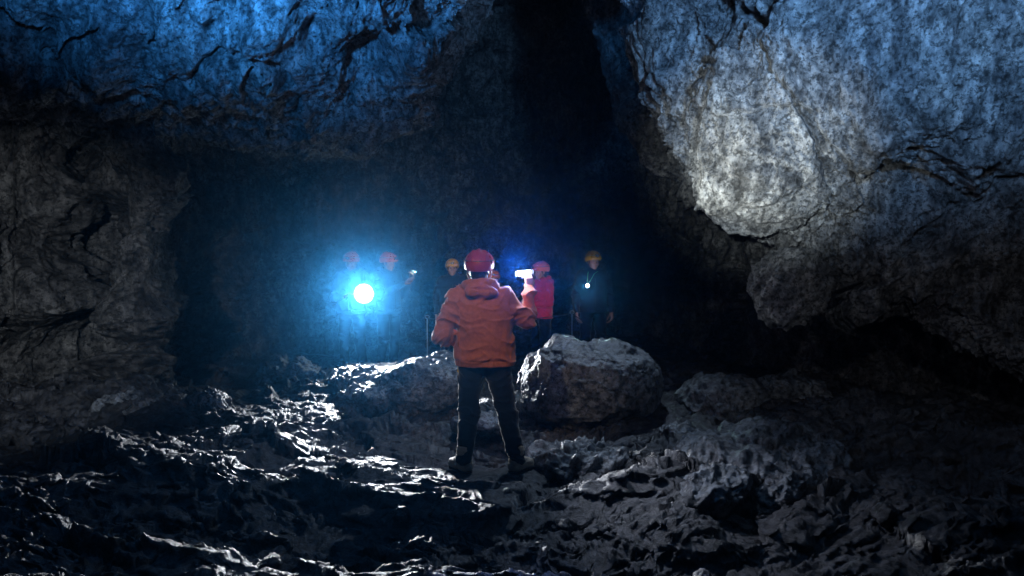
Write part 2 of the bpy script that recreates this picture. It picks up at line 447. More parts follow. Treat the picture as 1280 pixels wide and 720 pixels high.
def ex_right(px, py):
    r = np.zeros_like(px)
    g = lambda x, y, sx, sy: np.exp(-((px - x) / sx) ** 2 - ((py - y) / sy) ** 2)
    wob = 3 * np.sin(px / 9) + 3 * np.sin(py / 7) + 2.5 * np.sin(py / 2.7 + px / 5)
    for poly, w, dp in ((((935, 18), (950, 22), (966, 38)), 5, 0.28), (((957, 60), (966, 90), (985, 120), (1012, 160), (1030, 200)), 2.6, 0.09),
                        (((1030, 200), (1045, 240), (1040, 290)), 3.0, 0.07), (((1192, 40), (1200, 90), (1188, 130)), 6, 0.1),
                        (((1120, 330), (1165, 290), (1215, 250), (1280, 215)), 6, 0.12), (((850, 20), (880, 10), (910, 0)), 7, 0.14),
                        (((1010, 385), (1100, 350), (1150, 330)), 7, 0.12)):
        r -= dp * np.exp(-(seg_dist(px + wob, py + wob, poly) / w) ** 2)
    r += 0.18 * g(930, 200, 60, 70); r -= 0.15 * g(880, 60, 40, 30); r += 0.12 * g(1000, 60, 40, 60)
    r -= 0.25 * g(1150, 250, 60, 50); r += 0.15 * g(1210, 170, 60, 50); r -= 0.2 * g(1160, 305, 20, 22)
    r += 0.045 * np.sin(px / 12.0 + np.sin(py / 50.0) * 2) * sstep(180, 20, py)
    return r
net('cave_wall', rows, 700, 900, M['wall'], cliff_relief(20), ex_right)
print('right', time.time() - T0)

# --- lower walls: left side, far end and right side behind everything
cols = [(-420, 5.5), (-230, 7.0), (-90, 8.2), (0, 9.0), (55, 9.3), (100, 10.0), (128, 9.0), (162, 8.7), (193, 9.3), (212, 11.4), (300, 12.8), (380, 13.6), (460, 14.6), (540, 16.5), (640, 17.5), (740, 17.2), (840, 15.5), (930, 12.6), (1020, 10.6), (1110, 9.6), (1210, 9.0), (1330, 8.2), (1500, 7.4), (1750, 6.0)]
zs = [-0.6, 0.0, 0.5, 1.0, 1.5, 2.1, 2.8, 3.6, 4.6, 6.0, 8.0]
lean = [-0.7, -0.25, 0, 0.05, 0, 0.0, -0.1, -0.2, -0.2, -0.5, -1.5]
rows = []
for z, l in zip(zs, lean):
    row = []
    for px, Y in cols:
        y = Y + l
        row.append((px, 325 + (CAMZ - z) * F_PX / y, y))
    rows.append(row)
def ex_back(px, py):
    r = np.zeros_like(px)
    g = lambda x, y, sx, sy: np.exp(-((px - x) / sx) ** 2 - ((py - y) / sy) ** 2)
    # alcove low on the left, hanging lobes beside the pillar
    r -= 0.8 * g(30, 448, 50, 36); r -= 0.8 * g(112, 385, 13, 60); r += 0.55 * g(172, 385, 22, 34)
    r += 0.7 * g(55, 365, 42, 38); r += 0.3 * g(182, 225, 18, 38); r -= 0.6 * g(125, 285, 22, 32)
    r -= 0.25 * g(150, 432, 30, 14); r += 0.5 * g(60, 250, 42, 38); r += 0.4 * g(155, 462, 26, 14)
    r -= 0.15 * g(60, 305, 50, 16); r += 0.35 * g(165, 320, 16, 30)
    return r
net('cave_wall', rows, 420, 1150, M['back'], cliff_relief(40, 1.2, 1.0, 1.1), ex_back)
print('back', time.time() - T0)

# --- a darker rib of ceiling deeper in the chasm
L = [(640, -330), (695, -150), (728, -20), (748, 60), (772, 130), (796, 180), (822, 212), (870, 240), (960, 260)]
O = [(900, -420), (960, -400), (1000, -360), (1030, -300), (1060, -220), (1080, -120), (1100, 0), (1110, 100), (1110, 200)]
rows = []
for s_, d_ in ((0, 9.4), (0.35, 10.0), (0.7, 10.4), (0.92, 10.7), (1.0, 11.2)):
    rows.append([(O[i][0] * (1 - s_) + L[i][0] * s_, O[i][1] * (1 - s_) + L[i][1] * s_, d_) for i in range(len(L))])
for m_ in (0.5, 1.4, 3.0):
    rows.append([(L[i][0] + 25 * m_, L[i][1] - 4 * m_, 11.2 + 1.5 * m_) for i in range(len(L))])
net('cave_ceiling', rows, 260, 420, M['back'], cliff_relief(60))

# --- high roof closing the chasm
rows = []
for yy in (3.0, 7, 11, 15, 20):
    rows.append([(640 + x * F_PX / yy, 325 - (6.6 + 0.8 * math.cos(x * 0.25) - CAMZ) * F_PX / yy, yy) for x in (-14, -8, -4, 0, 4, 8, 14)])
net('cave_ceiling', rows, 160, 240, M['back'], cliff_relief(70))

# --- floor
FEET = []        # (x, y, radius, height) kept level for standing figures
def floor_h(x, y):
    x = np.asarray(x, float).ravel(); y = np.asarray(y, float).ravel()
    q = np.stack([x, y, np.zeros_like(x)], -1)
    w = np.stack([perlin(q * 0.55, 80), perlin(q * 0.55, 81), np.zeros_like(x)], -1) * 0.7
    p = q + w
    z = 0.10 * fbm(p * 0.55, 3, 0.5, 82)
    bend = y - 0.30 * np.abs(x + 0.2)
    w2 = np.stack([perlin(q * 2.2, 83), perlin(q * 2.2, 85), np.zeros_like(x)], -1)
    a = np.stack([x * 0.45, bend * 1.25, np.zeros_like(x) + 3], -1) + w * 0.8
    z += 0.10 * (ridged(a, 3, 0.5, 84) - 0.6)
    # tilted slabs with broken edges, large, then medium, then small
    z += 0.125 * (1 - 0.75 * sstep(2.0, 2.8, x)) * cellplane(np.stack([x * 0.85 + y * 0.2, bend * 1.5, 0 * x], -1) + w * 0.5 + w2 * 0.10, 1, 2)
    z += 0.07 * cellplane(np.stack([x * 1.9 - y * 0.3, bend * 3.6, 0 * x], -1) + w * 0.8 + w2 * 0.22, 2, 2)
    pat = sstep(-0.35, 0.25, perlin(q * 0.9, 91))
    z += 0.040 * (0.35 + pat) * cellplane(np.stack([x * 4.5, bend * 8.5, 0 * x], -1) + w2 * 0.5, 3, 2)
    # fine flowing ribs on the slab faces
    c = np.stack([x * 2.4 + y * 0.8, bend * 9.0, np.zeros_like(x) + 5], -1) + w * 3.0 + w2 * 0.4
    z += 0.020 * (0.3 + pat) * (ridged(c, 3, 0.5, 95) - 0.6)
    sx = np.where(x > 0.1, 1, 0) * sstep(0.0, 0.8, x)
    u1 = x * 0.94 + y * 0.34 * sx; v1 = bend - sx * 0.55 * x
    c = np.stack([u1 * 2.6, v1 * 15.0, np.zeros_like(x) + 7], -1) + w * 2.0 + w2 * 0.9
    z += 0.017 * (0.35 + sstep(-0.3, 0.3, perlin(q * 1.4, 97))) * (ridged(c, 2, 0.5, 96) - 0.6)
    z += 0.012 * fbm(np.stack([x * 8, bend * 14, np.zeros_like(x)], -1), 5, 0.6, 92)
    z -= 0.02
    for (cx, cy, rx, ry, h) in [(-3.9, 7.9, 0.75, 0.6, 0.30), (-5.0, 8.3, 1.2, 1.0, 0.30), (-2.9, 6.6, 1.3, 0.45, 0.10), (2.9, 7.4, 1.5, 1.2, 0.2), (4.6, 6.0, 1.5, 1.8, 0.35),
                                (-1.9, 9.9, 0.9, 0.4, 0.16), (-4.2, 4.3, 1.4, 0.9, 0.15), (0.75, 5.6, 0.65, 0.35, 0.14), (0.4, 4.3, 1.5, 0.5, -0.12), (-1.9, 4.9, 1.3, 0.6, -0.14),
                                (0.6, 3.0, 3.0, 0.7, -0.05), (3.2, 4.3, 1.5, 0.9, -0.12), (0.6, 6.8, 1.6, 0.25, -0.10), (-2.6, 5.7, 1.1, 0.4, 0.10), (-2.2, 4.4, 1.4, 0.6, -0.05), (-0.1, 5.0, 0.6, 0.8, 0.05), (1.6, 4.2, 1.0, 0.5, -0.10)]:
        z += h * np.exp(-((x - cx) / rx) ** 2 - ((y - cy) / ry) ** 2)
    z += sstep(9.5, 12, y) * 0.0
    for (cx, cy, r, h) in FEET:
        m = sstep(r * 1.9, r * 0.8, np.hypot(x - cx, (y - cy)))
        z = z * (1 - m) + h * m
    return z
def floor_at(x, y): return float(floor_h([x], [y])[0])
MAN = (-0.215, 5.9)
FEET += [(MAN[0] - 0.165, MAN[1] - 0.0, 0.16, -0.01), (MAN[0] + 0.25, MAN[1] - 0.0, 0.16, 0.0)]
PEOPLE_XY = {'A': (-2.47, 11.4), 'B': (-1.93, 11.5), 'C': (-0.97, 12.0), 'D': (-0.29, 11.8), 'E': (0.44, 11.0), 'F': (1.27, 11.6)}
for k_, (x_, y_) in PEOPLE_XY.items(): FEET.append((x_, y_, 0.20, 0.0))
nr, nc = 880, 1250
yy = 2.0 + 18.5 * (np.linspace(0, 1, nr) ** 1.7)
uu = np.linspace(-1, 1, nc)
Yg = np.repeat(yy[:, None], nc, 1); Xg = uu[None, :] * (0.95 * Yg + 2.2)
Zg = floor_h(Xg, Yg)
V = np.stack([Xg.ravel(), Yg.ravel(), Zg], -1)
qq = V * np.array([1, 1, 3.0])
V[:, 0] += 0.05 * fbm(qq * 3.5, 4, 0.55, 101); V[:, 1] += 0.05 * fbm(qq * 3.5, 4, 0.55, 102)
floor = link('cave_floor', mesh_from('cave_floor', V, grid_faces(nr, nc)[:, ::-1], M['floor'])); tag(floor, kind='structure')
# plain ground behind the camera and far to the sides
Xs = np.linspace(-26, 26, 180); Ys = np.linspace(-6, 2.02, 60)
Xq, Yq = np.meshgrid(Xs, Ys, indexing='ij')
o = link('cave_floor', mesh_from('cave_floor', np.stack([Xq.ravel(), Yq.ravel(), floor_h(Xq, Yq) - 0.03], -1), grid_faces(180, 60), M['floor'])); tag(o, kind='structure')
print('floor', time.time() - T0)

# ------------------------------------------------------------------ boulders
def rock(name, c, rad, label, cat='boulder', sub=6, seed=1, rotz=0, tilt=(0, 0), mat=None, facet=0.10, fine=1.0, ridge=0.0, bumps=(), flat_base=True, group=None):
    bm = bmesh.new(); bmesh.ops.create_icosphere(bm, subdivisions=sub, radius=1)
    bmesh.ops.triangulate(bm, faces=bm.faces)
    me = bpy.data.meshes.new(name); bm.to_mesh(me); bm.free()
    n = len(me.vertices); co = np.empty(n * 3, np.float32); me.vertices.foreach_get('co', co); D = co.reshape(-1, 3).astype(float)
    rad = np.array(rad, float); sc = float(rad.mean())
    P = D * rad
    # squash towards a superellipsoid so sides are steeper, then cut a few facets
    P = P * (1 + 0.16 * (np.abs(D) ** 4).sum(1))[:, None] ** -0.6
    rg = np.random.RandomState(seed)
    for _ in range(7):
        nn = rg.normal(size=3); nn /= np.linalg.norm(nn); off = 0.80 * np.sqrt(((nn * rad) ** 2).sum())
        over = P @ nn - off; P = P - np.clip(over, 0, None)[:, None] * nn * 0.8
    for (dx, dy, dz, w, h) in bumps:
        v = np.array([dx, dy, dz], float); v /= np.linalg.norm(v)
        P += D * (h * np.exp(-(np.arccos(np.clip(D @ v, -1, 1)) / w) ** 2))[:, None]
    nrm = D / rad; nrm /= np.linalg.norm(nrm, axis=1)[:, None]
    r = facet * sc * fbm(P / sc * 1.3, 4, 0.5, seed)
    r += 0.06 * min(fine, 1) * sc * (ridged(P / sc * 2.5, 4, 0.5, seed + 3) - 0.6)
    r += 1.2 * facet * sc * cellplane(P / sc * 1.25 + 0.15 * fbm(P * 3, 3, 0.5, seed + 1)[:, None], seed) + 0.03 * fine * cellplane(P * 5.5 + 0.35 * fbm(P * 6, 3, 0.5, seed + 2)[:, None], seed + 1)
    f1, f2 = voronoi(P * 5.0, seed); r += 0.03 * fine * (np.clip(f1, 0, 0.6) - 0.35)
    r += 0.020 * fine * fbm(P * 9, 6, 0.62, seed + 5)
    if ridge:
        a = np.stack([P[:, 0] * 1.2 + P[:, 1] * 0.6, P[:, 1] * 4.5 - P[:, 0] * 3.0, P[:, 2] * 2], -1) + 0.5 * fbm(P * 1.5, 2, 0.5, seed)[:, None]
        r += ridge * (ridged(a, 3, 0.5, seed + 8) - 0.55)
    P = P + nrm * r[:, None]
    me.vertices.foreach_set('co', P.astype(np.float32).ravel()); me.materials.append(mat or M['boulder'])
    me.polygons.foreach_set('use_smooth', np.full(len(me.polygons), True)); me.update()
    o = link(name, me, loc=c, rot=(R(tilt[0]), R(tilt[1]), R(rotz)))
    return tag(o, label, cat, group)
def P3(px, py, Y): return tuple(at(px, py, Y))
rock('boulder', P3(737, 480, 7.9), (0.84, 0.66, 0.52), 'largest rounded pale boulder with a knobbly lit crown, just right of the standing man', sub=7, seed=5, fine=0.45, facet=0.05,
     bumps=((-0.35, 0.1, 0.9, 0.25, 0.14), (0.35, 0, 0.9, 0.3, 0.06)))
rock('boulder', P3(528, 486, 8.3), (0.74, 0.6, 0.36), 'low pale boulder with brightly lit sloping top, left of the standing man', sub=7, seed=15, tilt=(0, -16), fine=0.5, ridge=0.02, facet=0.07)
rock('boulder', P3(470, 500, 8.1), (0.42, 0.4, 0.17), 'flat grey rock under the left lamp bearer, beside the low pale boulder', sub=6, seed=25, ridge=0.03)
rock('flat_rock', P3(465, 474, 9.4), (0.55, 0.55, 0.13), 'flat broken rock lit brightly just below the big floodlight', 'flat rock', sub=6, seed=27, rotz=15, ridge=0.05, fine=1.2)
rock('boulder', P3(905, 508, 8.0), (0.55, 0.45, 0.37), 'smooth rounded grey boulder below the overhanging block on the right', sub=6, seed=35, fine=0.7, facet=0.05)
rock('boulder', P3(985, 495, 8.3), (0.5, 0.4, 0.26), 'dark flat-topped rock touching the right side of the rounded grey boulder', sub=6, seed=45)
rock('flat_rock', P3(955, 580, 6.2), (0.80, 0.75, 0.27), 'broad wet slab rising to a peak in the right foreground', 'flat rock', sub=7, seed=55, rotz=25, tilt=(12, -6), ridge=0.03, fine=0.6)
rock('flat_rock', P3(885, 618, 5.35), (0.44, 0.24, 0.15), 'narrow tongue of wet rock with a rounded nose at the front of the right slab', 'flat rock', sub=6, seed=57, rotz=38, tilt=(4, -10), ridge=0.025, fine=0.6)
rock('flat_rock', P3(985, 612, 5.6), (0.40, 0.20, 0.15), 'short wet rock lobe at the right front of the broad slab', 'flat rock', sub=6, seed=58, rotz=45, tilt=(4, -8), ridge=0.03, fine=0.6)
rock('flat_rock', P3(720, 578, 6.3), (0.48, 0.36, 0.14), "ridged wet slab beside the man's right boot", 'flat rock', sub=6, seed=65, rotz=12, ridge=0.06, mat=M['boulder'])
rock('boulder', P3(260, 510, 8.0), (0.24, 0.22, 0.20), 'single upright dark stone with a pale right corner, left of centre', sub=6, seed=75)
rock('boulder', P3(165, 515, 7.9), (0.62, 0.45, 0.26), 'jagged mottled rock at the foot of the left pillar', sub=7, seed=85, ridge=0.05)
rock('boulder', P3(360, 470, 10.2), (0.5, 0.4, 0.24), 'streaked mound of rock far back below the light rays on the left', sub=6, seed=95, ridge=0.05)
rock('boulder', P3(605, 530, 7.2), (0.36, 0.25, 0.12), "low dark rock seen between the man's legs", sub=5, seed=105)
rock('boulder', P3(850, 545, 6.9), (0.22, 0.2, 0.12), 'small dark rock between the large pale boulder and the ridged slab', sub=5, seed=125)
# block wedged under the right hand mass
rock('wedged_boulder', P3(987, 358, 7.25), (0.40, 0.40, 0.44), 'angular grey block wedged beneath the hanging right rock mass', 'boulder', sub=6, seed=145, rotz=-20, tilt=(0, 40), mat=M['wall'], facet=0.06)
# loose stones
rs = random.Random(4)
spots = [(300, 560, 0.09), (395, 530, 0.08), (430, 600, 0.07), (215, 640, 0.10), (120, 560, 0.09), (500, 640, 0.06), (560, 665, 0.06), (705, 640, 0.06), (760, 690, 0.07),
         (800, 560, 0.08), (1060, 600, 0.10), (1110, 640, 0.08), (1180, 590, 0.12), (330, 690, 0.07), (1010, 690, 0.07), (440, 505, 0.10), (320, 500, 0.09), (1080, 540, 0.12), (50, 620, 0.10), (880, 700, 0.06)]
for i, (px, py, r) in enumerate(spots):
    Y = CAMZ * F_PX / (py - 325); x = (px - 640) / F_PX * Y; z = floor_at(x, Y)
    rock('stone', (x, Y, z + r * 0.3), (r * rs.uniform(0.9, 1.5), r, r * rs.uniform(0.5, 0.8)), 'small loose wet stone lying on the rough cave floor', 'stone', sub=4, seed=200 + i, rotz=rs.uniform(0, 180), mat=M['floor'], group='small loose stones on the cave floor')
print('rocks', time.time() - T0)

# ================================================================== PEOPLE
def V3(*a): return np.array(a, float)
def hand(S, w, fwd, nrm, side, curl=0.5, size=1.0, spread=1.0):
    """five fingered hand: w wrist, fwd along the palm, nrm out of the back of the hand, side=+1 thumb towards cross(nrm,fwd)"""
    fwd = fwd / np.linalg.norm(fwd); nrm = nrm - fwd * (nrm @ fwd); nrm /= np.linalg.norm(nrm)
    lat = np.cross(nrm, fwd) * side      # towards the thumb side
    g = lambda a, b, c: w + (fwd * a + lat * b + nrm * c) * size
    for b in (0.027, 0.009, -0.009, -0.026):
        S.cone(g(0.0, b * 0.6, 0), g(0.085, b, 0), 0.014 * size, 0.012 * size, k=0.010)
    for b, ln in ((0.029, 0.072), (0.010, 0.081), (-0.010, 0.075), (-0.028, 0.058)):
        p = g(0.088, b, 0); ang = 0.25 * curl; d = 1.0
        for j, fr in enumerate((0.46, 0.30, 0.24)):
            ang += curl * (0.55, 0.95, 0.6)[j]
            dirv = fwd * math.cos(ang) - nrm * math.sin(ang) + lat * (b * 3 * spread * (1 - curl * 0.5))
            q = p + dirv / np.linalg.norm(dirv) * ln * fr * 1.25 * size
            S.cone(p, q, (0.0095 - j * 0.0009) * size, (0.0088 - j * 0.0009) * size, k=0.003); p = q
    p = g(0.018, 0.026, -0.008); q = g(0.052, 0.052, -0.020); r_ = g(0.082, 0.056, -0.034 - 0.01 * curl); t = g(0.104, 0.050, -0.046 - 0.012 * curl)
    S.cone(p, q, 0.014 * size, 0.011 * size, k=0.010); S.cone(q, r_, 0.0105 * size, 0.0098 * size, k=0.004); S.cone(r_, t, 0.0096 * size, 0.008 * size, k=0.003)

def make_person(spec):
    J = dict(neck=V3(0, -0.01, 1.45), head=V3(0, 0.015, 1.60), shL=V3(-0.185, 0, 1.395), shR=V3(0.185, 0, 1.395), elL=V3(-0.25, 0.02, 1.12), elR=V3(0.25, 0.02, 1.12),
             wrL=V3(-0.15, 0.24, 1.12), wrR=V3(0.15, 0.24, 1.12), hipL=V3(-0.095, 0, 0.90), hipR=V3(0.095, 0, 0.90), knL=V3(-0.12, 0.02, 0.49), knR=V3(0.12, 0.02, 0.49),
             anL=V3(-0.14, -0.02, 0.095), anR=V3(0.14, -0.02, 0.095), toeL=V3(-0.17, 0.16, 0.045), toeR=V3(0.17, 0.16, 0.045), pel=V3(0, 0, 0.93), chest=V3(0, 0, 1.26),
             hfL=V3(0.4, 0.8, 0.1), hnL=V3(-0.3, 0.2, 1), hfR=V3(-0.4, 0.8, 0.1), hnR=V3(0.3, 0.2, 1), curl=0.6, hz=0.0, hx=0.0)
    J.update(spec.get('J', {}))
    h = spec.get('h', 0.008); fr = spec.get('front', False)
    lo, hi = (-0.52, -0.32, -0.06), (0.52, 0.46, 1.92)
    # ---------- body
    S = SDF(lo, hi, h)
    S.ell(J['chest'], (0.15, 0.10, 0.20), k=0.05); S.ell(J['pel'], (0.15, 0.105, 0.13), k=0.05); S.cone(J['pel'], J['chest'], 0.115, 0.12, k=0.05, flat=(1, 0.8))
    S.cone(J['chest'] + V3(0, 0, 0.12), J['neck'] + V3(0, 0, 0.06), 0.062, 0.054, k=0.04); S.cone(J['neck'], J['head'] + V3(0, -0.01, -0.03), 0.055, 0.05, k=0.03)
    for s_ in 'LR':
        S.cone(J['chest'] + V3(0, 0, 0.1), J['sh' + s_], 0.07, 0.058, k=0.04); S.cone(J['sh' + s_], J['el' + s_], 0.052, 0.040, k=0.03)
        S.cone(J['el' + s_], J['wr' + s_], 0.040, 0.026, k=0.015)
        S.cone(J['hip' + s_], J['kn' + s_], 0.085, 0.055, k=0.03); S.cone(J['kn' + s_], J['an' + s_], 0.053, 0.037, k=0.02)
        S.cone(J['an' + s_] + V3(0, -0.02, -0.03), J['an' + s_] * 0.35 + J['toe' + s_] * 0.65, 0.034, 0.026, k=0.02)
    # head and face, built about the head centre and turned with it
    Rh = np.array((Euler((J['hx'], 0, 0)).to_matrix() @ Matrix.Identity(3)))
    Rh = np.array((Matrix.Rotation(J['hz'], 3, 'Z') @ Matrix.Rotation(J['hx'], 3, 'X')))
    hd = J['head']; H = lambda x, y, z: hd + Rh @ V3(x, y, z)
    S.ell(H(0, -0.005, 0.02), (0.076, 0.095, 0.098), k=0.02, rot=(math.degrees(J['hx']), 0, math.degrees(J['hz'])))
    S.ell(H(0, 0.028, -0.045), (0.056, 0.062, 0.072), k=0.03, rot=(math.degrees(J['hx']), 0, math.degrees(J['hz'])))
    S.ell(H(0, 0.062, -0.102), (0.024, 0.02, 0.018), k=0.02)
    S.cone(H(0, 0.088, 0.008), H(0, 0.110, -0.030), 0.008, 0.013, k=0.012); S.ell(H(0.011, 0.098, -0.034), (0.009, 0.009, 0.008), k=0.006); S.ell(H(-0.011, 0.098, -0.034), (0.009, 0.009, 0.008), k=0.006)
    for e in (-1, 1):
        S.ell(H(e * 0.030, 0.092, 0.010), (0.019, 0.016, 0.013), k=0.010, sub=True); S.ell(H(e * 0.030, 0.078, 0.008), (0.012, 0.012, 0.010), k=0.004)
        S.cone(H(e * 0.014, 0.088, 0.027), H(e * 0.045, 0.078, 0.026), 0.008, 0.007, k=0.01)
        S.ell(H(e * 0.076, -0.006, -0.006), (0.010, 0.020, 0.032), k=0.006); S.ell(H(e * 0.045, 0.062, -0.03), (0.02, 0.018, 0.02), k=0.02)
    S.cone(H(-0.020, 0.084, -0.062), H(0.020, 0.084, -0.062), 0.007, k=0.006); S.cone(H(-0.016, 0.083, -0.073), H(0.016, 0.083, -0.073), 0.0075, k=0.006)
    hs = max(1.0, h / 0.0065) ** 0.5
    hand(S, J['wrL'], J['hfL'], J['hnL'], 1, J.get('curlL', J['curl']), hs); hand(S, J['wrR'], J['hfR'], J['hnR'], -1, J.get('curlR', J['curl']), hs)
    me = S.mesh('person', [M['skin'], M['eye']])
    eyes = [H(e * 0.030, 0.089, 0.008) for e in (-1, 1)]
    c = np.empty(len(me.polygons) * 3, np.float32); me.polygons.foreach_get('center', c); c = c.reshape(-1, 3)
    mi = np.zeros(len(c), np.int32)
    for e in eyes: mi[np.linalg.norm(c - e, axis=1) < 0.009] = 1
    me.polygons.foreach_set('material_index', mi)
    root = link('person', me)
    # ---------- jacket
    bulk = spec.get('bulk', 1.0); S = SDF(lo, hi, spec.get('hj', h))
    wb = 0.20 * bulk
    hem = spec.get('hem', 0.84)
    S.ell(J['chest'] + V3(0, -0.01, 0.02), (0.205 * bulk, 0.145 * bulk, 0.24), k=0.05)
    S.cone(V3(-0.085 * bulk, 0, hem - 0.08), V3(-0.075 * bulk, 0, 1.22), 0.145 * bulk, 0.13 * bulk, k=0.06, flat=(1, 0.92)); S.cone(V3(0.085 * bulk, 0, hem - 0.08), V3(0.075 * bulk, 0, 1.22), 0.145 * bulk, 0.13 * bulk, k=0.06, flat=(1, 0.92))
    S.cone(V3(0, 0, hem - 0.10), V3(0, 0, 1.2), 0.155 * bulk, 0.14 * bulk, k=0.05)
    S.cone(J['chest'] + V3(0, 0, 0.10), J['neck'] + V3(0, 0, 0.005), 0.10, 0.075, k=0.05)
    for s_ in 'LR':
        S.cone(J['chest'] + V3(0, 0, 0.12), J['sh' + s_], 0.095, 0.080 * bulk, k=0.05)
        S.cone(J['sh' + s_], J['el' + s_], 0.078 * bulk, 0.066 * bulk, k=0.025); w2 = J['wr' + s_] + (J['el' + s_] - J['wr' + s_]) * 0.02
        S.cone(J['el' + s_], w2, 0.066 * bulk, 0.043 * bulk, k=0.02)
    if spec.get('hood', True):
        nk = J['neck']
        for t in np.linspace(-2.4, 2.4, 15):
            a = t - math.pi / 2; bwt = math.cos(t / 2)
            S.ell(nk + V3(math.cos(a) * 0.112, math.sin(a) * 0.100 - 0.012, 0.030 + 0.030 * math.cos(t)), (0.036 + 0.010 * bwt, 0.040, 0.032 + 0.014 * bwt), k=0.014)
        S.ell(nk + V3(0.01, -0.135, -0.005), (0.135, 0.052, 0.060), k=0.018, rot=(0, 4, 0))
        S.cone(nk + V3(-0.13, -0.175, 0.022), nk + V3(0.12, -0.180, 0.010), 0.012, 0.012, k=0.010, sub=True)
        S.cone(nk + V3(-0.12, -0.165, -0.062), nk + V3(0.13, -0.165, -0.058), 0.014, 0.014, k=0.012, sub=True)
    else:
        S.cone(J['neck'] + V3(0, -0.01, -0.04), J['neck'] + V3(0, 0, 0.045), 0.085, 0.075, k=0.02)
    S.cut((0, 0, -1), -hem, 0.012)
    sd = spec.get('seed', 1); am = spec.get('fold', 1.0)
    def folds(P):
        w = np.stack([perlin(P * 4, sd), perlin(P * 4, sd + 1), perlin(P * 4, sd + 2)], -1) * 0.10
        q = P + w
        side = np.abs(P[:, 0]) > 0.2
        a = ridged(q * np.array([5.0, 4.0, 8.5]), 2, 0.45, sd + 3) - 0.6
        b = perlin(q * np.array([14, 12, 24]), sd + 5); c2 = perlin(q * np.array([12, 12, 5]), sd + 8)
        low = sstep(1.05, 0.9, P[:, 2]) * (1 - side)
        o = -am * (0.012 * a * (0.45 + side * 1.0 + low * 0.8) + 0.003 * b + 0.008 * c2 * (1 - side) * (0.6 + low))
        o *= sstep(hem - 0.01, hem + 0.09, P[:, 2]) * 0.85 + 0.15
        o += 0.006 * np.exp(-((P[:, 2] - (hem + 0.05)) / 0.006) ** 2) * (np.abs(P[:, 0]) < 0.3)        # drawn hem band
        return o
    S.rough(folds)
    jk = link('jacket', S.mesh('jacket', spec['jacket']), root)
    # ---------- trousers
    S = SDF((-0.40, -0.30, 0.02), (0.45, 0.30, 1.05), spec.get('hj', h))
    S.ell(V3(0, -0.01, 0.90), (0.165, 0.11, 0.13), k=0.05)
    for s_ in 'LR':
        S.cone(J['hip' + s_] + V3(0, 0, -0.03), J['kn' + s_], 0.105, 0.082, k=0.03); S.cone(J['kn' + s_], J['an' + s_] + V3(0, -0.01, 0.02), 0.082, 0.068, k=0.03)
    S.cut((0, 0, -1), -0.075, 0.01)
    def tfold(P):
        w = np.stack([perlin(P * 4, sd + 20), perlin(P * 4, sd + 21), perlin(P * 4, sd + 22)], -1) * 0.08
        q = P + w; knee = np.exp(-((P[:, 2] - 0.47) / 0.12) ** 2) + np.exp(-((P[:, 2] - 0.13) / 0.10) ** 2) * 1.3 + 0.3 + np.exp(-((P[:, 2] - 0.78) / 0.06) ** 2) * 0.5
        return -0.013 * knee * (ridged(q * np.array([5, 5, 11]), 2, 0.45, sd + 23) - 0.6)
    S.rough(tfold)
    link('trousers', S.mesh('trousers', spec.get('trousers', M['navy_fabric'])), root)
    # ---------- boots
    for s_ in 'LR':
        an, toe = J['an' + s_], J['toe' + s_]; f = toe - an; f[2] = 0; f /= np.linalg.norm(f)
        S = SDF(np.minimum(an, toe) - 0.13, np.maximum(an, toe) + 0.16, min(h, 0.006))
        S.cone(an + V3(0, 0, 0.08), an - f * 0.01 + V3(0, 0, -0.03), 0.060, 0.056, k=0.02); S.cone(an - f * 0.025 + V3(0, 0, -0.045), an + f * 0.15 + V3(0, 0, -0.05), 0.047, 0.042, k=0.03)
        S.cone(an + f * 0.02 + V3(0, 0, 0.0), an + f * 0.14 + V3(0, 0, -0.045), 0.045, 0.034, k=0.03)
        S.cone(an + V3(0, 0, 0.075), an + V3(0, 0, 0.085), 0.066, 0.066, k=0.01)
        base = an[2] - 0.095 + 0.018; S.cut((0, 0, -1), -base, 0.004)
        S.rough(lambda P: 0.0022 * np.sin(P[:, 2] * 230) * (P[:, 2] > an[2] - 0.02) + 0.002 * perlin(P * 30, 3))
        bt = link('boot', S.mesh('boot', spec.get('boot', M['boot_dark'])), root)
        S = SDF(np.minimum(an, toe) - 0.13, np.maximum(an, toe) + 0.16, min(h, 0.006))
        S.cone(an - f * 0.03 + V3(0, 0, -0.06), an + f * 0.155 + V3(0, 0, -0.06), 0.052, 0.047, k=0.02)
        S.cut((0, 0, 1), base, 0.002); S.cut((0, 0, -1), -(an[2] - 0.097), 0.002)
        link('sole', S.mesh('sole', M['rubber']), bt)
    # ---------- hair
    S = SDF(hd - 0.16, hd + 0.18, min(h, 0.005))
    rt = (math.degrees(J['hx']), 0, math.degrees(J['hz']))
    S.ell(H(0, -0.014, 0.022), (0.084, 0.096, 0.105), k=0.01, rot=rt); S.ell(H(0, -0.045, -0.05), (0.066, 0.052, 0.07), k=0.03, rot=rt)
    S.ell(H(0, 0.085, -0.035), (0.085, 0.085, 0.12), k=0.01, sub=True, rot=rt)
    S.rough(lambda P: 0.003 * ridged(P * np.array([60, 60, 14]), 2, 0.5, 9))
    link('hair', S.mesh('hair', M['hair']), root)
    # ---------- helmet
    hh = 0.0035 if fr else 0.005
    S = SDF((-0.17, -0.19, -0.10), (0.17, 0.19, 0.18), hh)
    S.ell((0, -0.008, 0.035), (0.118, 0.142, 0.110), k=0.01); S.ell((0, -0.05, 0.01), (0.104, 0.098, 0.085), k=0.03)
    S.cone((-0.075, 0.115, 0.03), (0.075, 0.115, 0.03), 0.012, 0.012, k=0.02)                     # brim
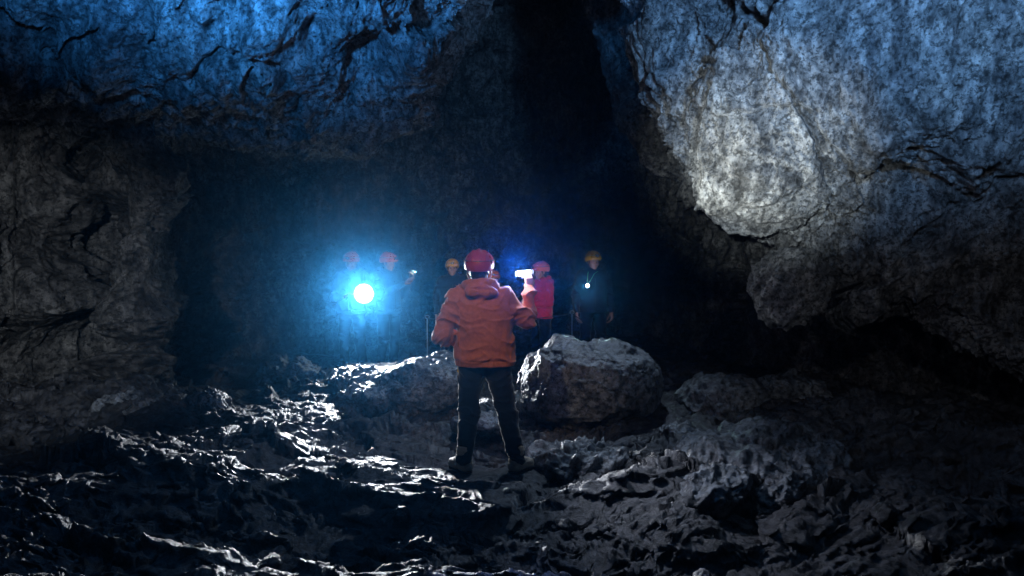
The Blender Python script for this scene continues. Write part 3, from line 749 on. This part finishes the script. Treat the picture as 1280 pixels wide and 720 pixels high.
    for a in (-0.048, 0.0, 0.048):                                                              # raised ribs over the crown
        S.cone((a, -0.132, 0.055), (a * 0.9, -0.06, 0.136 - abs(a) * 0.25), 0.011, 0.012, k=0.014); S.cone((a * 0.9, -0.06, 0.136 - abs(a) * 0.25), (a, 0.1, 0.095), 0.012, 0.008, k=0.014)
    S.ell((0, 0, -0.03), (0.096, 0.118, 0.115), k=0.004, sub=True)
    S.cut((0, 0.18, -1), 0.012 if not fr else 0.010, 0.004)
    # vents
    for a, w_ in ((-0.75, 0.012), (-0.27, 0.010), (0.27, 0.010), (0.75, 0.012)):
        for zz, rr, l_ in ((0.040, 0.134, 0.010), (0.078, 0.118, 0.012), (0.112, 0.082, 0.008)):
            x0, y0 = math.sin(a) * rr * 0.86, -math.cos(a) * rr + 0.004
            S.cone((x0 * 0.99 - 0.011, y0, zz), (x0 + 0.013, y0 + 0.004, zz + 0.004), w_ * 1.05, w_ * 1.05, k=0.002, sub=True)
            S.cone((x0 * 0.99 - 0.011, -y0, zz), (x0 + 0.013, -y0 + 0.004, zz + 0.004), w_ * 1.05, w_ * 1.05, k=0.002, sub=True)
    hme = S.mesh('helmet', spec['helmet'])
    hb = hd + Rh @ V3(0, 0, 0.025)
    he = link('helmet', hme, root, loc=hb, rot=(J['hx'], 0, J['hz']))
    # straps down both sides to the chin
    for e in (-1, 1):
        link('strap', tube_mesh('strap', [(e * 0.098, 0.03, -0.004), (e * 0.094, 0.028, -0.05), (e * 0.078, 0.045, -0.10), (e * 0.040, 0.068, -0.135), (0, 0.082, -0.142)], 0.0085 if fr else 0.007, M['pale_webbing'] if fr else M['webbing'], 8, 0.35), he)
        link('strap', tube_mesh('strap', [(e * 0.086, -0.075, -0.01), (e * 0.094, -0.03, -0.055), (e * 0.080, 0.04, -0.098)], 0.008, M['pale_webbing'] if fr else M['webbing'], 8, 0.35), he)
    # headlamp on its elastic band
    band = [(0.1180 * math.sin(t), -0.008 + 0.1415 * -math.cos(t), 0.060 + 0.010 * -math.cos(t)) for t in np.linspace(0, 2 * math.pi, 49)]
    link('headlamp_band', tube_mesh('headlamp_band', band, 0.0095, M['webbing'], 8, 0.32), he)
    hl = link('headlamp', box_mesh('headlamp', (0.056, 0.026, 0.036), M['black_plastic'], 0.006), he, loc=(0, 0.148, 0.066))
    link('lens', lathe_mesh('lens', [(0.013, 0.0), (0.013, 0.004), (0.008, 0.006)], spec.get('lens', M['steel']), 20), hl, loc=(0, 0.013, 0))
    link('hem_cord', tube_mesh('hem_cord', [(-0.02, 0.17, hem + 0.02), (-0.022, 0.175, hem - 0.05)], 0.003, M['webbing'], 6), jk) if fr else None
    link('zip', tube_mesh('zip', [(0, 0.155 * bulk, hem + 0.03), (0, 0.155 * bulk, 1.1), (0, 0.150 * bulk, 1.3), (0, 0.105, 1.42)], 0.005, M['brass'] if fr else M['webbing'], 6), jk)
    tag(root, spec['label'], 'person')
    root.location = spec['loc']; root.rotation_euler = (0, 0, spec.get('rz', 0)); sc = spec.get('scale', 1); root.scale = (sc, sc, sc)
    return root, hb

# front man, seen from behind
man, _ = make_person(dict(front=True, h=0.006, hj=0.006, bulk=1.07, seed=3, fold=1.55, loc=(MAN[0], MAN[1], 0.0), jacket=M['orange_fabric'], helmet=M['red_plastic'], boot=M['boot'], hem=0.855,
    label='man in orange hooded jacket seen from behind, right hand raised with a light',
    J=dict(head=V3(-0.045, 0.015, 1.615), neck=V3(-0.035, -0.01, 1.46), shL=V3(-0.215, 0, 1.40), shR=V3(0.165, 0, 1.40), chest=V3(-0.015, 0, 1.26),
           elL=V3(-0.345, -0.04, 1.10), wrL=V3(-0.20, 0.17, 1.04), elR=V3(0.335, 0.08, 1.205), wrR=V3(0.362, 0.19, 1.462),
           hipL=V3(-0.115, 0, 0.86), hipR=V3(0.10, 0, 0.86), knL=V3(-0.135, 0.03, 0.47), knR=V3(0.175, 0.03, 0.47), anL=V3(-0.165, -0.03, 0.095), anR=V3(0.25, -0.03, 0.095),
           toeL=V3(-0.285, 0.11, 0.045), toeR=V3(0.37, 0.10, 0.045), hfL=V3(0.8, 0.3, 0.1), hnL=V3(0, 1, 0.3), hfR=V3(-0.10, 0.12, 1), hnR=V3(0.45, -0.9, 0.1), curlR=0.95, curlL=0.8)))
print('man', time.time() - T0)
cl = link('belt_clip', box_mesh('belt_clip', (0.028, 0.02, 0.055), M['yellow_clip'], 0.006, loc=(-0.208, -0.01, 0.825)), man)

lamp_z = 1.62
common = dict(h=0.0085, hj=0.0085)
specs = dict(
 A=dict(rz=math.pi - 0.12, jacket=M['teal_fabric'], helmet=M['coral_plastic'], scale=1.035, label='leftmost of the group, in a coral helmet, holding the big floodlight', seed=11,
        J=dict(hx=-0.15, wrR=V3(-0.02, 0.36, 1.10), elR=V3(0.24, 0.12, 1.09), hfR=V3(-0.5, 0.6, 0.5), wrL=V3(-0.22, 0.34, 1.10), elL=V3(-0.27, 0.05, 1.11), hfL=V3(0.2, 0.8, 0.4))),
 B=dict(rz=math.pi + 0.95, jacket=M['teal_fabric'], helmet=M['coral_plastic'], scale=1.03, label='person in coral helmet turned sideways and holding up a lit phone', seed=13,
        J=dict(hx=-0.1, wrR=V3(0.0, 0.34, 1.30), wrL=V3(-0.16, 0.30, 1.33), elR=V3(0.25, 0.1, 1.12), elL=V3(-0.25, 0.08, 1.13), hfR=V3(-0.3, 0.6, 0.6), hfL=V3(0.1, 0.5, 0.8), hnL=V3(-1, 0, 0.1))),
 C=dict(J=dict(wrR=V3(0.27, 0.08, 0.86), elR=V3(0.26, -0.02, 1.12), wrL=V3(-0.27, 0.08, 0.86), elL=V3(-0.26, -0.02, 1.12), hfR=V3(0, 0.2, -1), hnR=V3(1, 0, 0), hfL=V3(0, 0.2, -1), hnL=V3(-1, 0, 0)), rz=math.pi + 0.1, jacket=M['dark_fabric'], helmet=M['yellow_plastic'], scale=0.975, label='person in yellow helmet and dark jacket just left of the man in orange', seed=17, hood=False),
 D=dict(rz=math.pi, jacket=M['dark_fabric'], helmet=M['orange_plastic'], scale=0.87, label="person mostly hidden behind the orange jacket's right shoulder, only the helmet edge showing", seed=19),
 E=dict(rz=math.pi / 2 + 0.55, jacket=M['pink_fabric'], helmet=M['coral_plastic'], scale=0.95, label='person in bright crimson jacket and coral helmet to the right of the raised lamp', seed=23, hem=0.88,
        J=dict(hx=-0.12, wrR=V3(-0.02, 0.26, 1.18), wrL=V3(0.02, 0.24, 1.10))),
 F=dict(rz=math.pi + 0.15, jacket=M['navy_fabric'], helmet=M['yellow_plastic'], scale=1.045, label='rightmost person, in yellow helmet and dark clothes with a small lamp at the chest', seed=29, hood=False,
        J=dict(hz=0.15, wrR=V3(0.27, 0.08, 0.86), elR=V3(0.26, -0.02, 1.12), wrL=V3(-0.27, 0.08, 0.86), elL=V3(-0.26, -0.02, 1.12), hfR=V3(0, 0.2, -1), hnR=V3(1, 0, 0), hfL=V3(0, 0.2, -1), hnL=V3(-1, 0, 0))),
)
HB = {}
for k, sp in specs.items():
    sp.update(common); x_, y_ = PEOPLE_XY[k]; sp['loc'] = (x_, y_, 0.0)
    r_, hb = make_person(sp); HB[k] = (r_, hb)
print('people', time.time() - T0)

# ------------------------------------------------------------------ lamps and gear
def empty(name, loc, rot=(0, 0, 0)):
    o = bpy.data.objects.new(name, None); COL.objects.link(o); o.location = loc; o.rotation_euler = rot; o.empty_display_size = 0.1; return o
def wpt(k, v):      # a point in a person's own frame -> world
    r = HB[k][0]; sc = r.scale[0]; c, s_ = math.cos(r.rotation_euler[2]), math.sin(r.rotation_euler[2])
    return Vector((r.location[0] + sc * (c * v[0] - s_ * v[1]), r.location[1] + sc * (s_ * v[0] + c * v[1]), r.location[2] + sc * v[2]))
# floodlight held by A, facing the camera
fp = Vector(P3(455, 367, 10.88))
fl = empty('floodlight', fp); fl.scale = (1.12,) * 3; tag(fl, 'big blazing white floodlight held at waist height on the left', 'lamp')
link('housing', lathe_mesh('housing', [(0.03, 0.12), (0.055, 0.10), (0.075, 0.05), (0.125, 0.0), (0.135, -0.012), (0.128, -0.018), (0.118, -0.006)], M['black_plastic']), fl)
link('lens', lathe_mesh('lens', [(0.118, -0.004), (0.115, -0.013), (0.07, -0.018), (0.02, -0.020)], M['flood_glow']), fl)
link('handle', tube_mesh('handle', [(0, 0.02, 0.10), (0, 0.05, 0.16), (0, 0.12, 0.16), (0, 0.13, 0.06)], 0.013, M['black_plastic']), fl)
# LED tube held up by the front man
hp = Vector((MAN[0] + 0.312, MAN[1] + 0.258, 1.590))
ld = empty('led_light', hp, (0, R(-4), R(12))); tag(ld, "short glowing white tube light in the man's raised right hand", 'lamp')
t_ = lathe_mesh('tube', [(0.016, -0.062), (0.023, -0.058), (0.023, 0.05), (0.016, 0.055)], M['led_glow'], 20)
lt = link('tube', t_, ld, rot=(0, 0, R(90)))
link('end_cap', lathe_mesh('end_cap', [(0.020, -0.085), (0.026, -0.08), (0.026, -0.058), (0.022, -0.056)], M['steel'], 20), ld, rot=(0, 0, R(90)))
link('end_cap', lathe_mesh('end_cap', [(0.022, 0.05), (0.026, 0.052), (0.026, 0.062), (0.022, 0.065)], M['black_plastic'], 20), ld, rot=(0, 0, R(90)))
# phone in B's hand
pp = wpt('B', (-0.145, 0.375, 1.425))
ph = empty('phone', pp, (R(12), R(18), R(25))); tag(ph, 'phone with a tiny teal-white light, held up left of centre', 'phone')
link('case', box_mesh('case', (0.072, 0.010, 0.145), M['black_plastic'], 0.004), ph)
link('flash_lamp', lathe_mesh('flash_lamp', [(0.011, 0.0), (0.011, -0.004), (0.006, -0.006)], M['phone_glow'], 16), ph, loc=(0.018, -0.005, 0.058))
# torch hanging on F's chest
tp = Vector(P3(734, 357, 11.22))
to = empty('torch', tp); tag(to, 'small blue-white torch hanging on a green lanyard at the chest of the rightmost person', 'torch')
link('barrel', lathe_mesh('barrel', [(0.014, 0.06), (0.016, 0.055), (0.016, 0.0), (0.026, -0.02), (0.027, -0.04)], M['black_plastic'], 20), to)
link('lens', lathe_mesh('lens', [(0.026, -0.040), (0.025, -0.044), (0.012, -0.046)], M['torch_glow'], 20), to)
nk = wpt('F', (0, 0, 1.47)) - tp
for e in (-1, 1):
    link('lanyard', tube_mesh('lanyard', [(0, 0.03, 0.012), (e * 0.022 + nk.x * 0.2, 0.03 , nk.z * 0.3), (nk.x * 0.6 + e * 0.05, nk.y * 0.45, nk.z * 0.8), (nk.x + e * 0.075, nk.y - 0.06, nk.z - 0.01)], 0.007, M['green_webbing'], 8, 0.4), to)

# rope barrier in front of the group
posts = [(534, 398, 10.3, 'thin steel rope post standing between the left boulder and the man in orange'), (715, 392, 10.2, 'thin steel rope post standing behind the largest boulder')]
tops = []
for px, py, Y, lab in posts:
    p = P3(px, py, Y); z0 = floor_at(p[0], p[1])
    o = empty('rope_post', (p[0], p[1], z0)); tag(o, lab, 'post', 'posts of the rope barrier'); hgt = p[2] - z0
    link('shaft', tube_mesh('shaft', [(0, 0, 0.0), (0, 0, hgt)], 0.008, M['steel'], 12), o)
    link('eyelet', tube_mesh('eyelet', [(0.03 * math.cos(t), 0.0, hgt + 0.02 + 0.022 * math.sin(t)) for t in np.linspace(0, 2 * math.pi, 17)], 0.005, M['steel'], 8), o)
    link('base', lathe_mesh('base', [(0.07, -0.03), (0.07, 0.012), (0.03, 0.02)], M['steel'], 24, axis='Z'), o)
    tops.append(Vector((p[0], p[1], p[2] + 0.0)))
order = sorted(tops, key=lambda v: v.x) + [Vector(P3(838, 452, 10.0))]
names = ['thin dark barrier rope passing behind the man in orange', 'thin dark barrier rope running down behind the large boulder to the right']
for a, b, lab in zip(order[:-1], order[1:], names):
    pts = [a.lerp(b, t) - Vector((0, 0, 0.07 * 4 * t * (1 - t))) for t in np.linspace(0, 1, 15)]
    o = link('barrier_rope', tube_mesh('barrier_rope', pts, 0.006, M['rope'], 8)); tag(o, lab, 'rope')

# ================================================================== HAZE, LIGHT, CAMERA
bm = bmesh.new(); bmesh.ops.create_cube(bm, size=1)
for v in bm.verts: v.co = Vector((v.co.x * 60, 8.5 + v.co.y * 34, 4.3 + v.co.z * 13.0))
me = bpy.data.meshes.new('haze'); bm.to_mesh(me); bm.free()
hz = link('haze', me); tag(hz, kind='stuff')
m = bpy.data.materials.new('haze'); m.use_nodes = True; nt = m.node_tree; nt.nodes.clear()
out = nt.nodes.new('ShaderNodeOutputMaterial'); pv = nt.nodes.new('ShaderNodeVolumePrincipled')
pv.inputs['Color'].default_value = (0.07, 0.44, 1.0, 1); pv.inputs['Density'].default_value = 0.0014; pv.inputs['Anisotropy'].default_value = 0.93
nt.links.new(pv.outputs[0], out.inputs['Volume']); me.materials.append(m)

def lamp(name, kind, loc, energy, color, size=0.05, target=None, angle=60, blend=0.5):
    d = bpy.data.lights.new(name, kind); d.energy = energy; d.color = color; d.shadow_soft_size = size
    if kind == 'SPOT': d.spot_size = R(angle); d.spot_blend = blend
    o = bpy.data.objects.new(name, d); COL.objects.link(o); o.location = loc
    if target is not None: o.rotation_euler = (Vector(target) - Vector(loc)).to_track_quat('-Z', 'Y').to_euler()
    return o
lamp('flood_beam', 'SPOT', fp + Vector((0, -0.06, 0)), 2100, (0.88, 0.93, 1.0), 0.05, (-0.1, 3.0, 0.1), 84, 1.0)
lamp('flood_core', 'SPOT', fp + Vector((0, -0.07, 0)), 1500, (0.90, 0.95, 1.0), 0.05, (-0.4, 0.0, 1.8), 20, 1.0)
lamp('led_beam', 'POINT', hp + Vector((-0.03, -0.07, 0.03)), 16, (0.60, 0.68, 1.0), 0.03)
lamp('led_flare', 'SPOT', hp + Vector((-0.06, -0.10, 0.05)), 170, (0.14, 0.30, 1.0), 0.01, (0.6, 0.5, 0.9), 88, 0.8)
lamp('led_down', 'SPOT', hp + Vector((0.14, -0.08, 0.0)), 110, (0.78, 0.84, 1.0), 0.02, P3(860, 615, 5.3), 66, 1.0)
lamp('led_forward', 'SPOT', hp + Vector((0, 0.05, 0.0)), 230, (0.85, 0.85, 1.0), 0.03, (0.5, 11, 1.25), 16, 0.8)
lamp('rear_fill', 'SPOT', (1.2, 9.5, 5.4), 460, (0.58, 0.76, 1.0), 0.06, (-0.1, 7.2, 0.0), 56, 1.0)  # added spot above the frame to light boulder and floor tops, no visible source
lamp('helmet_beam', 'SPOT', (MAN[0] - 0.045, MAN[1] + 0.19, 1.70), 330, (1.0, 0.93, 0.88), 0.02, (-1.2, 11.5, 1.75), 38, 1.0)
lamp('led_side', 'SPOT', hp + Vector((0.09, 0.03, 0.0)), 700, (0.95, 1.0, 0.90), 0.03, P3(960, 185, 7.0), 34, 1.0)
lamp('torch_beam', 'SPOT', tp + Vector((0, -0.08, 0)), 60, (0.5, 0.9, 0.9), 0.02, P3(712, 425, 7.9), 55, 1.0)
lamp('torch_spill', 'POINT', tp + Vector((0, -0.10, 0)), 4, (0.5, 0.6, 1.0), 0.02)
lamp('phone_beam', 'POINT', pp + Vector((0.02, -0.03, 0.06)), 0.8, (0.6, 0.95, 1.0), 0.01)
lamp('blue_wash_left', 'SPOT', (-2.2, 3.3, 3.3), 4800, (0.05, 0.35, 1.0), 0.15, (-2.3, 5.6, 6.0), 112, 1.0)  # added unseen spot that washes the upper left rock in blue
lamp('blue_wash_right', 'SPOT', (1.9, 2.6, 3.1), 2300, (0.20, 0.50, 1.0), 0.15, (2.7, 4.8, 5.05), 117, 1.0)  # matching added spot for the upper right rock, out of view
lamp('man_back_fill', 'SPOT', (-0.5, 3.3, 3.05), 130, (1.0, 0.82, 0.66), 0.05, (-0.24, 5.9, 1.30), 32, 1.0)  # added fill above the frame for the man's back, not a carried lamp
lamp('wall_fill_left', 'SPOT', (-2.6, 1.2, 2.3), 900, (0.84, 0.92, 1.0), 0.08, P3(60, 385, 9), 34, 1.0)  # unseen spot added to brighten the left pillar wall
lamp('wall_fill_right', 'SPOT', (1.2, 1.2, 2.8), 110, (0.9, 0.92, 1.0), 0.08, P3(1080, 200, 6), 66, 1.0)  # weak unseen fill added over the right rock mass
lamp('patch_fill', 'SPOT', (0.4, 1.8, 1.9), 2500, (0.84, 0.96, 0.98), 0.03, P3(952, 190, 7.0), 25, 1.0)  # added off-frame spot that makes the pale patch on the right wall

w = bpy.data.worlds.new('World'); scene.world = w; w.use_nodes = True
bg = w.node_tree.nodes['Background']; bg.inputs[0].default_value = (0.02, 0.05, 0.12, 1); bg.inputs[1].default_value = 0.02

cd = bpy.data.cameras.new('camera'); cam = bpy.data.objects.new('camera', cd); COL.objects.link(cam); scene.camera = cam
cam.location = (0, 0, CAMZ); cam.rotation_euler = (math.pi / 2 - PITCH, 0, 0)
cd.lens = 26; cd.sensor_width = 36; cd.clip_start = 0.05; cd.clip_end = 300
scene.view_settings.view_transform = 'Standard'; scene.view_settings.look = 'None'
scene.view_settings.exposure = 0; scene.view_settings.gamma = 1; scene.view_settings.use_curve_mapping = False
cy = scene.cycles
cy.use_denoising = True; cy.max_bounces = 3; cy.diffuse_bounces = 2; cy.glossy_bounces = 1; cy.transmission_bounces = 1; cy.volume_bounces = 0
cy.sample_clamp_indirect = 3; cy.sample_clamp_direct = 0; cy.caustics_reflective = False; cy.caustics_refractive = False
cy.use_adaptive_sampling = True; cy.adaptive_threshold = 0.015
print('done', time.time() - T0)
